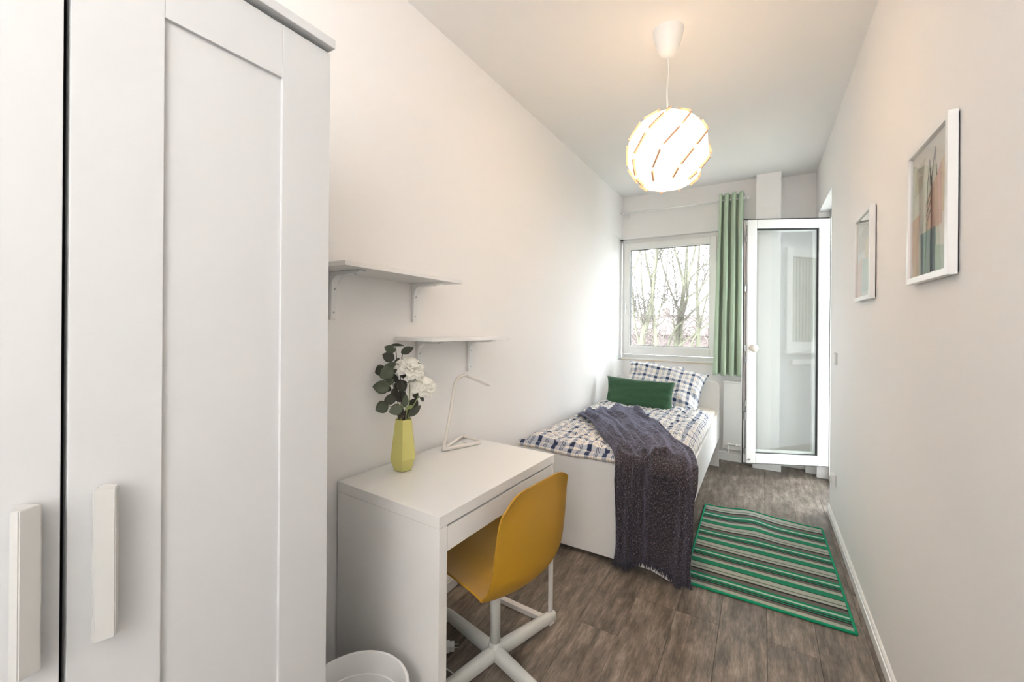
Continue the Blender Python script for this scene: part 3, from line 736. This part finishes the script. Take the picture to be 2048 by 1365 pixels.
bm = bmesh.new(); bx(bm, -.09, .09, -.07, .07, .380, .400, .006); lathe(bm, [(.0205, .36), (.028, .366), (.034, .384)], 24, ); fromb('seat_plate', bm, M['hub'], ch)
bm = bmesh.new(); lathe(bm, [(.010, .018), (.024, .030), (.026, .050), (.026, .070), (.0245, .090), (.0225, .095), (.0205, .095)], 24); autosm(fromb('base_hub', bm, M['hub'], ch))
for k in range(4):
    bm = bmesh.new(); L = .338
    sec = []
    for i in range(9):
        t = i/8; x_ = .010+L*t; w = .0195-.003*t; zt = .080-.024*t; zb = .026-.012*t
        if i == 8: w *= .7; zt -= .006
        sec.append([bm.verts.new(v) for v in ((x_, -w*.75, zb), (x_, w*.75, zb), (x_, w, zb+.006), (x_, w*.95, zt-.008), (x_, w*.45, zt), (x_, -w*.45, zt), (x_, -w*.95, zt-.008), (x_, -w, zb+.006))])
    for A, B in zip(sec, sec[1:]):
        for j in range(8): bm.faces.new((A[j], A[(j+1) % 8], B[(j+1) % 8], B[j]))
    bm.faces.new(sec[0][::-1]); bm.faces.new(sec[-1])
    lg = autosm(fromb('leg', bm, M['hub'], ch), 50); lg.rotation_euler = (0, 0, R(74+90*k))
    f = box('foot_pad', M['plas'], lg, L-.022, L+.002, -.008, .008, 0, .018, .003)

# ------------------------------------------------------------------ waste bin
bn = thing('waste_bin', 'round white waste bin between the wardrobe and the desk', 'bin', (-.955, .762, 0))
bm = bmesh.new(); lathe(bm, [(0, 0), (.105, 0), (.112, .006), (.142, .300), (.149, .303), (.151, .309), (.147, .314), (.141, .313), (.137, .300), (.133, .255), (.1305, .253), (.108, .012), (0, .010)], 64); autosm(fromb('bin_body', bm, M['plas'], bn), 40)

# ------------------------------------------------------------------ plug and cord under the desk
pl = thing('power_plug', 'white power plug with cord lying on the floor beneath the desk', 'plug', (-1.075, 1.325, 0), R(38))
bm = bmesh.new(); bx(bm, -.035, .0, -.019, .019, .004, .032, .004); bx(bm, 0, .018, -.015, .015, .006, .030, .003); fromb('plug_body', bm, M['plas'], pl)
for s in (-1, 1):
    bm = bmesh.new(); tube(bm, [(.017, s*.0095, .018), (.026, s*.0095, .018)], .0024, 8); tube(bm, [(.026, s*.0095, .018), (.037, s*.0095, .018)], .0020, 8); fromb('prong', bm, M['zinc'], pl, True)
bm = bmesh.new(); P = smooth_path([(-.035, 0, .018), (-.06, -.005, .012), (-.055, -.05, .004), (.02, -.12, .003), (.06, -.20, .003), (.04, -.32, .003), (-.10, -.30, .003), (-.22, -.12, .003)], 48); tube(bm, P, .0026, 8); fromb('cord', bm, M['plas'], pl, True)

# ------------------------------------------------------------------ bed
bd = thing('bed', 'single white bed frame with raised headboard along the left wall', 'bed', (0, 0, 0))
X0, X1, FY, HY = -1.318, -.338, 2.275, 4.372
def board(name, y0, y1, top, rad):
    pts = [(X0, 0), (X0+.07, 0), (X0+.10, .010), (X0+.13, .028), (X1-.16, .028), (X1-.10, .010), (X1-.07, 0), (X1, 0)]
    for k in range(7): a = k/6*PI/2; pts.append((X1-rad+rad*math.cos(a), top-rad+rad*math.sin(a)))
    for k in range(7): a = PI/2+k/6*PI/2; pts.append((X0+rad+rad*math.cos(a), top-rad+rad*math.sin(a)))
    bm = bmesh.new(); poly_prism(bm, pts, 1, y0, y1); return fromb(name, bm, M['lam'], bd)
board('footboard', FY, FY+.022, .562, .012); board('headboard', HY-.022, HY, .792, .055)
box('side_rail', M['lam'], bd, X1-.020, X1, FY+.022, HY-.022, .265, .512, .0015)
box('side_rail', M['lam'], bd, X0, X0+.020, FY+.022, HY-.022, .265, .512, .0015)
sr = bpy.data.objects.new('slat_base', None); C.objects.link(sr); sr.parent = bd
for i in range(14): box('slat', M['sillw'], sr, X0+.02, X1-.02, FY+.08+i*.145, FY+.14+i*.145, .335, .350)
mt = box('mattress', M['sheet'], None, X0+.022, X1-.022, FY+.024, HY-.024, .351, .545, .028, 4)
autosm(mt, 60)
tag(mt, 'mattress with cream fitted sheet lying in the white bed', 'mattress')
# duvet
def duv(u, v):
    # u 0..1 across from wall to room, v 0..1 foot to head
    xa, xb = -1.305, -.352; ya, yb = 2.285, 3.89
    ex = abs(u-.5)*2; 
    x_ = xa+(xb-xa)*u; y_ = ya+(yb-ya)*v
    hgt = .088
    e = max(0, 1-((ex-.80)/.20)**2 if ex > .80 else 1)**.5
    f0 = min(1, v/.035); f0 = (1-(1-f0)**2)**.5; f1 = min(1, (1-v)/.05); f1 = (1-(1-f1)**2)**.5
    z_ = .535+hgt*min(e, 1)*f0*f1
    k = e*f0*f1
    if u > .9: z_ -= .012
    z_ += k*(.022*noise.noise(Vector((x_*5, y_*4, 3)))+.010*noise.noise(Vector((x_*14, y_*11, 7)))+.020*abs(noise.noise(Vector((x_*3+y_*5, y_*2, 1))))-.016*(1-min(1, abs(noise.noise(Vector((x_*7+y_*3, y_*6-x_*3, 4))))*9))-.010*(1-min(1, abs(noise.noise(Vector((x_*13-y_*4, y_*12, 8))))*7)))
    x_ += .008*noise.noise(Vector((x_*9, y_*9, 5))); y_ += .010*noise.noise(Vector((x_*9, y_*9, 9)))*(1 if v > .02 else 0)
    if v > .97: y_ += .02*noise.noise(Vector((x_*6, 3, 3)))
    return Vector((x_, y_, max(z_, .50)))
def duv_uv(u, v): return (u*.97+.02*noise.noise(Vector((u*4, v*5, 2)))*.6, v*1.61+.02*noise.noise(Vector((u*4, v*5, 8)))*.6)
o = grid('duvet', M['plaid'], None, duv, 100, 170, duv_uv); tag(o, 'navy and cream plaid duvet spread over the mattress', 'duvet')
# foot end of the duvet: the lower folded lip that shows above the footboard
def lip(u, v):
    x_ = -1.30+.945*u; a = (v-.5)*PI
    zc = .580+.006*math.sin(u*9+1)+.008*noise.noise(Vector((u*7, 0, 1)))
    rr_ = .022+.006*noise.noise(Vector((u*9, 3, 1)))
    return Vector((x_, 2.300-rr_*1.5*math.cos(a)-.012, zc-.004+rr_*math.sin(a)))
l = grid('duvet_hem', M['plaid'], o, lip, 90, 14, lambda u, v: (u*.97, -.03-.06*v))

# pillow + cushion as pinched pads
def pad(name, m, c, U, V, W_, lu, lv, lw, parent=None, wr=.01, seed=0, uvs=1, pinch=.10):
    c, U, V = Vector(c), Vector(U).normalized(), Vector(V).normalized(); Wn = U.cross(V).normalized()
    bm = bmesh.new(); N = 36; top = {}; bot = {}
    uvl = bm.loops.layers.uv.new('UVMap'); UVc = {}
    for j in range(N+1):
        for i in range(N+1):
            s, t = i/N*2-1, j/N*2-1
            prof_ = (max(0, 1-s**4)*max(0, 1-t**4))**.42
            pu = s*(1-pinch*(1-t*t)*(.2+.8*abs(s)**2)*.5); pv = t*(1-pinch*(1-s*s)*(.2+.8*abs(t)**2)*.5)
            edge = 1-min(1, min(1-abs(s), 1-abs(t))/.25)
            for sg, D_ in ((1, top), (-1, bot)):
                if sg < 0 and (i in (0, N) or j in (0, N)): D_[i, j] = top[i, j]; continue
                nz = wr*noise.noise(Vector((s*2.6+seed, t*2.6, sg)))+wr*.7*noise.noise(Vector((s*7+seed, t*7, sg)))*(.4+edge)
                rad_ = wr*.9*math.sin(9*math.atan2(t, s)+seed)*edge
                p_ = c+U*lu*.5*pu+V*lv*.5*pv+Wn*sg*(lw*.5*prof_+(nz+rad_)*(prof_ > .05))
                v = bm.verts.new(p_); D_[i, j] = v; UVc[v] = (s*lu*.5*uvs+.3, t*lv*.5*uvs+.1)
    for j in range(N):
        for i in range(N):
            for D_, fl in ((top, False), (bot, True)):
                q = [D_[i, j], D_[i+1, j], D_[i+1, j+1], D_[i, j+1]]
                if fl: q = q[::-1]
                f = bm.faces.new(q)
                for lp in f.loops: lp[uvl].uv = UVc[lp.vert]
    me = bpy.data.meshes.new(name); bm.to_mesh(me); bm.free(); return link(name, me, m, parent, True)
o = pad('pillow', M['plaid'], (-.80, 4.06, .735), (.985, -.02, -.13), (.05, .46, .42), None, .74, .53, .21, wr=.034, seed=3, pinch=.20)
tag(o, 'large plaid pillow leaning on the headboard', 'pillow')
o = pad('cushion', M['green'], (-.925, 3.72, .712), (.995, -.035, -.02), (.02, .26, .96), None, .60, .27, .10, wr=.010, seed=9, pinch=.14)
tag(o, 'dark green oblong cushion propped in front of the plaid pillow', 'cushion')

# ------------------------------------------------------------------ throw blanket
rows = [
 [(-1.20, 3.10, .622), (-1.13, 3.26, .636), (-1.0, 3.35, .642), (-.86, 3.34, .640), (-.725, 3.23, .630)],
 [(-1.19, 2.96, .634), (-1.06, 3.05, .652), (-.93, 3.12, .658), (-.78, 3.14, .652), (-.65, 3.07, .630)],
 [(-1.03, 2.79, .640), (-.92, 2.85, .655), (-.80, 2.91, .660), (-.66, 2.95, .650), (-.55, 2.90, .626)],
 [(-.92, 2.61, .640), (-.81, 2.64, .655), (-.70, 2.69, .660), (-.57, 2.73, .650), (-.445, 2.70, .618)],
 [(-.83, 2.47, .636), (-.72, 2.47, .650), (-.61, 2.50, .655), (-.48, 2.53, .652), (-.335, 2.52, .618)],
 [(-.73, 2.33, .620), (-.63, 2.32, .636), (-.53, 2.33, .638), (-.41, 2.33, .640), (-.280, 2.35, .585)],
 [(-.680, 2.245, .585), (-.59, 2.238, .598), (-.50, 2.240, .600), (-.39, 2.240, .592), (-.270, 2.27, .520)],
 [(-.678, 2.232, .48), (-.59, 2.222, .48), (-.50, 2.228, .48), (-.38, 2.232, .46), (-.286, 2.258, .42)],
 [(-.672, 2.236, .30), (-.59, 2.224, .31), (-.50, 2.230, .32), (-.38, 2.226, .30), (-.288, 2.250, .27)],
 [(-.672, 2.238, .14), (-.59, 2.228, .165), (-.50, 2.230, .19), (-.385, 2.228, .165), (-.297, 2.250, .12)],
 [(-.684, 2.240, .030), (-.60, 2.232, .055), (-.50, 2.234, .098), (-.385, 2.230, .062), (-.294, 2.252, .028)],
]
RW = [[Vector(p_) for p_ in r_] for r_ in rows]
def thr(u, v):
    cols = [cr(r_, u) for r_ in RW]; p_ = cr(cols, v)
    hang = max(0, min(1, (v-.52)/.12))
    # long folds running down the cloth
    f = .030*noise.noise(Vector((u*6.5+1.2*v, v*1.5, 2)))+.010*noise.noise(Vector((u*12-2*v, v*3.2, 9)))*(1-.4*hang)+.005*noise.noise(Vector((u*20, v*16, 4)))
    f += .018*math.exp(-((v-.535-.05*math.sin(u*5))/.022)**2)*math.exp(-((u-.5)/.28)**2)+.012*math.exp(-((u-.78+.15*v)/.05)**2)
    f -= .020*math.exp(-((u-.26)/.022)**2)*hang*0.6
    f += .0022*noise.noise(Vector((u*60, v*110, 4)))
    if hang > 0: d_ = Vector((0, -1, 0))*hang+Vector((0, 0, 1))*(1-hang)
    else: d_ = Vector((0, 0, 1))
    k = 1+.5*(1-hang)
    if v < .12: f += (.12-v)/.12*(.014+.012*noise.noise(Vector((u*6, v*8, 6))))
    p_ = p_+d_*((abs(f)*k*1.25)*(1-hang)+hang*(f*.9+.008))
    if v < .2: p_ = p_+Vector((.012*noise.noise(Vector((u*5, v*6, 1))), .035*noise.noise(Vector((u*4, v*4, 11)))*(1-v*5), 0))
    if v < .035: p_.z -= .022*(1-v/.035)**2
    return p_
tb = grid('throw_blanket', M['throw'], None, thr, 150, 300, lambda u, v: (u*.6, v*1.7), solid=.005)
tag(tb, 'dark grey-purple woven throw draped over the duvet and the footboard', 'blanket')
bm = bmesh.new(); rf = random.Random(3)
for i in range(520):
    u = rf.random(); s = thr(u, 1.0)+Vector((0, rf.uniform(-.004, .004), .004)); L = rf.uniform(.016, .042) if s.z > .05 else rf.uniform(.012, .026)
    dx = rf.uniform(-.012, .012); tube(bm, [s, s+Vector((dx*.4, rf.uniform(-.004, .002), -L*.5)), s+Vector((dx, rf.uniform(-.008, .002), -L))], [.0024, .0022, .0010], 4)
fr = fromb('fringe', bm, M['throw'], tb); fr['kind'] = 'stuff'

# ------------------------------------------------------------------ rug
rg = thing('striped_rug', 'green, grey and black striped flatweave rug on the floor by the bed', 'rug', (0, 0, 0))
A_, B_, C_, D_ = Vector((-.337, 2.305, 0)), Vector((.358, 2.300, 0)), Vector((.342, 3.368, 0)), Vector((-.346, 3.372, 0))
def rug(u, v):
    p_ = (A_*(1-u)+B_*u)*(1-v)+(D_*(1-u)+C_*u)*v
    rip = math.exp(-((v-.80)/.20)**2)*math.exp(-((u-.48)/.20)**2)*.020*max(0, math.sin(3+u*3))
    w = .005*max(0, math.sin(u*7+v*5))*v
    bump_ = .016*math.exp(-((u-.46+.15*(v-.7))/.13)**2)*math.exp(-((v-.82)/.22)**2)
    p_.z = .004+w*.6+bump_+.003*(1+noise.noise(Vector((u*4, v*6, 1))))*v
    if v > .9: p_.y += .012*math.sin(u*6-1)*(v-.9)*10
    return p_
grid('rug_field', M['rug'], rg, rug, 60, 90, lambda u, v: (u*.69, v*1.07), solid=.005)
def edge(fn, n=60):
    bm = bmesh.new(); P = [fn(i/(n-1)) for i in range(n)]; tube(bm, P, .0062, 8); 
    return fromb('binding', bm, M['bindg'], rg, True)
edge(lambda t: rug(t, 0)+Vector((0, 0, .001))); edge(lambda t: rug(t, 1)+Vector((0, 0, .001))); edge(lambda t: rug(0, t)+Vector((0, 0, .001)))
edge(lambda t: rug(1, t)+Vector((0, 0, .001)))

# ------------------------------------------------------------------ pictures on the right wall
def picture(label, yn, yf, z0, z1, shapes, lines):
    t = thing('picture_frame', label, 'picture', (XR, (yn+yf)/2, (z0+z1)/2), group='framed prints on the right wall')
    hw, hh = (yf-yn)/2, (z1-z0)/2; fw = .018
    # local: wall at x=0, front at -x.  y = depth direction, z up
    bm = bmesh.new()
    for a in ((-hw, -hw+fw, -hh, hh), (hw-fw, hw, -hh, hh), (-hw+fw, hw-fw, hh-fw, hh), (-hw+fw, hw-fw, -hh, -hh+fw)): bx(bm, -.024, -.004, a[0], a[1], a[2], a[3], .001)
    fromb('frame', bm, M['plas'], t)
    box('backing', M['dark'], t, -.008, -.001, -hw+.006, hw-.006, -hh+.006, hh-.006)
    box('print', M['paper'], t, -.0125, -.008, -hw+fw-.002, hw-fw+.002, -hh+fw-.002, hh-fw+.002)
    iw, ih = hw-fw, hh-fw
    k = 0
    for nm, m_, pts in shapes:
        bm = bmesh.new(); x_ = -.0127-.0002*k; k += 1
        poly_prism(bm, [(iw-2*iw*a, -ih+2*ih*b) for a, b in pts], 0, x_-.0001, -.0125)
        fromb('printed_shape', bm, m_, t)
    bm = bmesh.new()
    for ln in lines:
        P = [Vector((-.0145, iw-2*iw*a, -ih+2*ih*b)) for a, b in ln]; tube(bm, P, .0007, 4)
    if lines: fromb('drawn_line', bm, M['ink'], t)
    else: bm.free()
    box('glass', M['pglass'], t, -.0185, -.0175, -hw+fw-.002, hw-fw+.002, -hh+fw-.002, hh-fw+.002)
# a: 0 = far edge (left in the picture), 1 = near edge;  b: 0 bottom, 1 top
picture('larger-looking framed abstract print, the nearer one on the right wall', 1.455, 1.800, 1.460, 1.872,
 [('s', M['p_beige'], [(.06, .66), (.30, .70), (.38, .92), (.10, .88)]),
  ('s', M['p_sand'], [(.74, .40), (1.0, .45), (1.0, .82), (.78, .78)]),
  ('s', M['p_pink'], [(.38, .30), (.80, .34), (.80, .78), (.40, .56)]),
  ('s', M['p_pink'], [(.0, .0), (.16, .0), (.20, .5), (.0, .48)]),
  ('s', M['p_blue'], [(.28, .0), (.66, .02), (.66, .34), (.26, .33)]),
  ('s', M['p_mint'], [(.66, .0), (1.0, .02), (1.0, .16), (.66, .20)])],
 [[(.44, .35), (.47, .70), (.52, .86), (.55, .66)], [(.55, .66), (.66, .92), (.70, .70)], [(.44, .52), (.56, .62)], [(.43, .45), (.55, .55)], [(.42, .38), (.55, .48)], [(.56, .30), (.57, .68)], [(.40, 0), (.44, .35)], [(.56, 0), (.56, .3)]])
picture('narrow-looking framed abstract print, farther one near the balcony door', 2.335, 2.680, 1.448, 1.856,
 [('s', M['p_beige'], [(.10, .55), (.9, .62), (.9, .90), (.10, .80)]), ('s', M['p_sand'], [(.55, .40), (.95, .42), (.95, .72), (.55, .70)]),
  ('s', M['p_mint'], [(.30, .05), (.95, .08), (.95, .45), (.30, .48)]), ('s', M['p_pink'], [(.0, .0), (.30, .0), (.35, .5), (.0, .45)])], [])

# ------------------------------------------------------------------ switch and socket on the right wall
t = thing('light_switch', 'small white light switch on the right wall beside the balcony door', 'switch', (XR, 3.435, 1.11))
box('cover_plate', M['hub'], t, -.009, 0, -.04, .04, -.04, .04, .003); box('rocker', M['plas'], t, -.013, -.008, -.028, .028, -.028, .028, .003)
t = thing('wall_socket', 'white surface-mounted wall socket low on the right wall', 'socket', (XR, 3.445, .315))
box('socket_box', M['plas'], t, -.024, 0, -.04, .04, -.04, .04, .005)
bm = bmesh.new(); tube(bm, [(-.0245, .022*math.cos(a), .022*math.sin(a)) for a in [2*PI*k/20 for k in range(20)]], .0015, 6, closed=True); fromb('socket_ring', bm, M['hub'], t)

# ------------------------------------------------------------------ pendant lamp
LC = Vector((-.391, 2.079, 2.150))
pn = thing('pendant_lamp', 'white globe pendant lamp with faceted shade and peach clips, switched on', 'lamp', (LC.x, LC.y, H))
bm = bmesh.new(); lathe(bm, [(0, 0), (.070, 0), (.070, -.006), (.066, -.03), (.050, -.085), (.036, -.112), (.018, -.122), (.006, -.124), (.006, -.130), (0, -.130)], 40); autosm(fromb('ceiling_rose', bm, M['plas'], pn), 40)
bm = bmesh.new(); tube(bm, smooth_path([(0, 0, -.125), (.004, 0, -.20), (-.003, 0, -.28), (0, 0, -.40), (0, 0, -.52)], 20), .0032, 8); fromb('cable', bm, M['plas'], pn, True)
cz = LC.z-H; RS = .188
bm = bmesh.new(); lathe(bm, [(0, -.44), (.018, -.44), (.020, -.50), (.016, -.51), (0, -.51)], 20); fromb('lamp_holder', bm, M['plas'], pn, True)
bm = bmesh.new(); lathe(bm, [(.018, cz+RS*.93), (.070, cz+RS*.90), (.070, cz+RS*.885), (.018, cz+RS*.90)], 32); fromb('shade_cap', bm, M['plas'], pn, True)
bm = bmesh.new(); bmesh.ops.create_uvsphere(bm, u_segments=20, v_segments=12, radius=.034); bmesh.ops.translate(bm, verts=bm.verts, vec=(0, 0, cz+.02)); fromb('bulb', bm, M['bulb'], pn, True)
lamp('pendant_bulb_light', 'POINT', (0, 0, cz+.02), 21, (1, .76, .52), shadow_soft_size=.05).parent = pn
N8 = 8; lats = [74, 40, 13, -14, -40, -58]; tw = [0, -20, -44, -70, -88, -96]; RS = .188
ph0 = 118
def node(k, i, r=RS, dl=0, da=0): 
    la_, lo = R(lats[i]+dl), R(ph0+360/N8*k+tw[i]+da); return Vector((r*math.cos(la_)*math.cos(lo), r*math.cos(la_)*math.sin(lo), cz+r*math.sin(la_)))
for k in range(N8):
    P1 = [node(k, i) for i in range(6)]; P2 = [node(k+1, i) for i in range(6)]
    def pf(u, v, P1=P1, P2=P2):
        x_ = v*5; i = min(4, int(x_)); f = x_-i
        a = P1[i].lerp(P1[i+1], f); b = P2[i].lerp(P2[i+1], f); p_ = a.lerp(b, u)
        c_ = Vector((0, 0, cz)); d_ = p_-c_; r_ = d_.length; q_ = RS*.985
        return c_+d_.normalized()*(r_*.55+q_*.45)
    grid('shade_panel', M['shade'], pn, pf, 7, 16, smooth=True)
for k in range(N8):
    for i in range(5):
        a, b = node(k, i, RS*1.0), node(k, i+1, RS*1.0); d_ = (b-a); m0 = a+d_*.10; m1 = b-d_*.10; n_ = ((m0+m1)/2-Vector((0, 0, cz))).normalized()
        sd = d_.normalized().cross(n_); bm = bmesh.new(); w, h0, h1 = .0042, -.005, .011
        A = [bm.verts.new(m0+sd*w*s+n_*h) for s, h in ((-1, h0), (1, h0), (1, h1), (-1, h1))]; B = [bm.verts.new(m1+sd*w*s+n_*h) for s, h in ((-1, h0), (1, h0), (1, h1), (-1, h1))]
        bm.faces.new(A); bm.faces.new(B[::-1])
        for j in range(4): bm.faces.new((A[j], B[j], B[(j+1) % 4], A[(j+1) % 4]))
        fromb('clip', bm, M['clip'], pn)
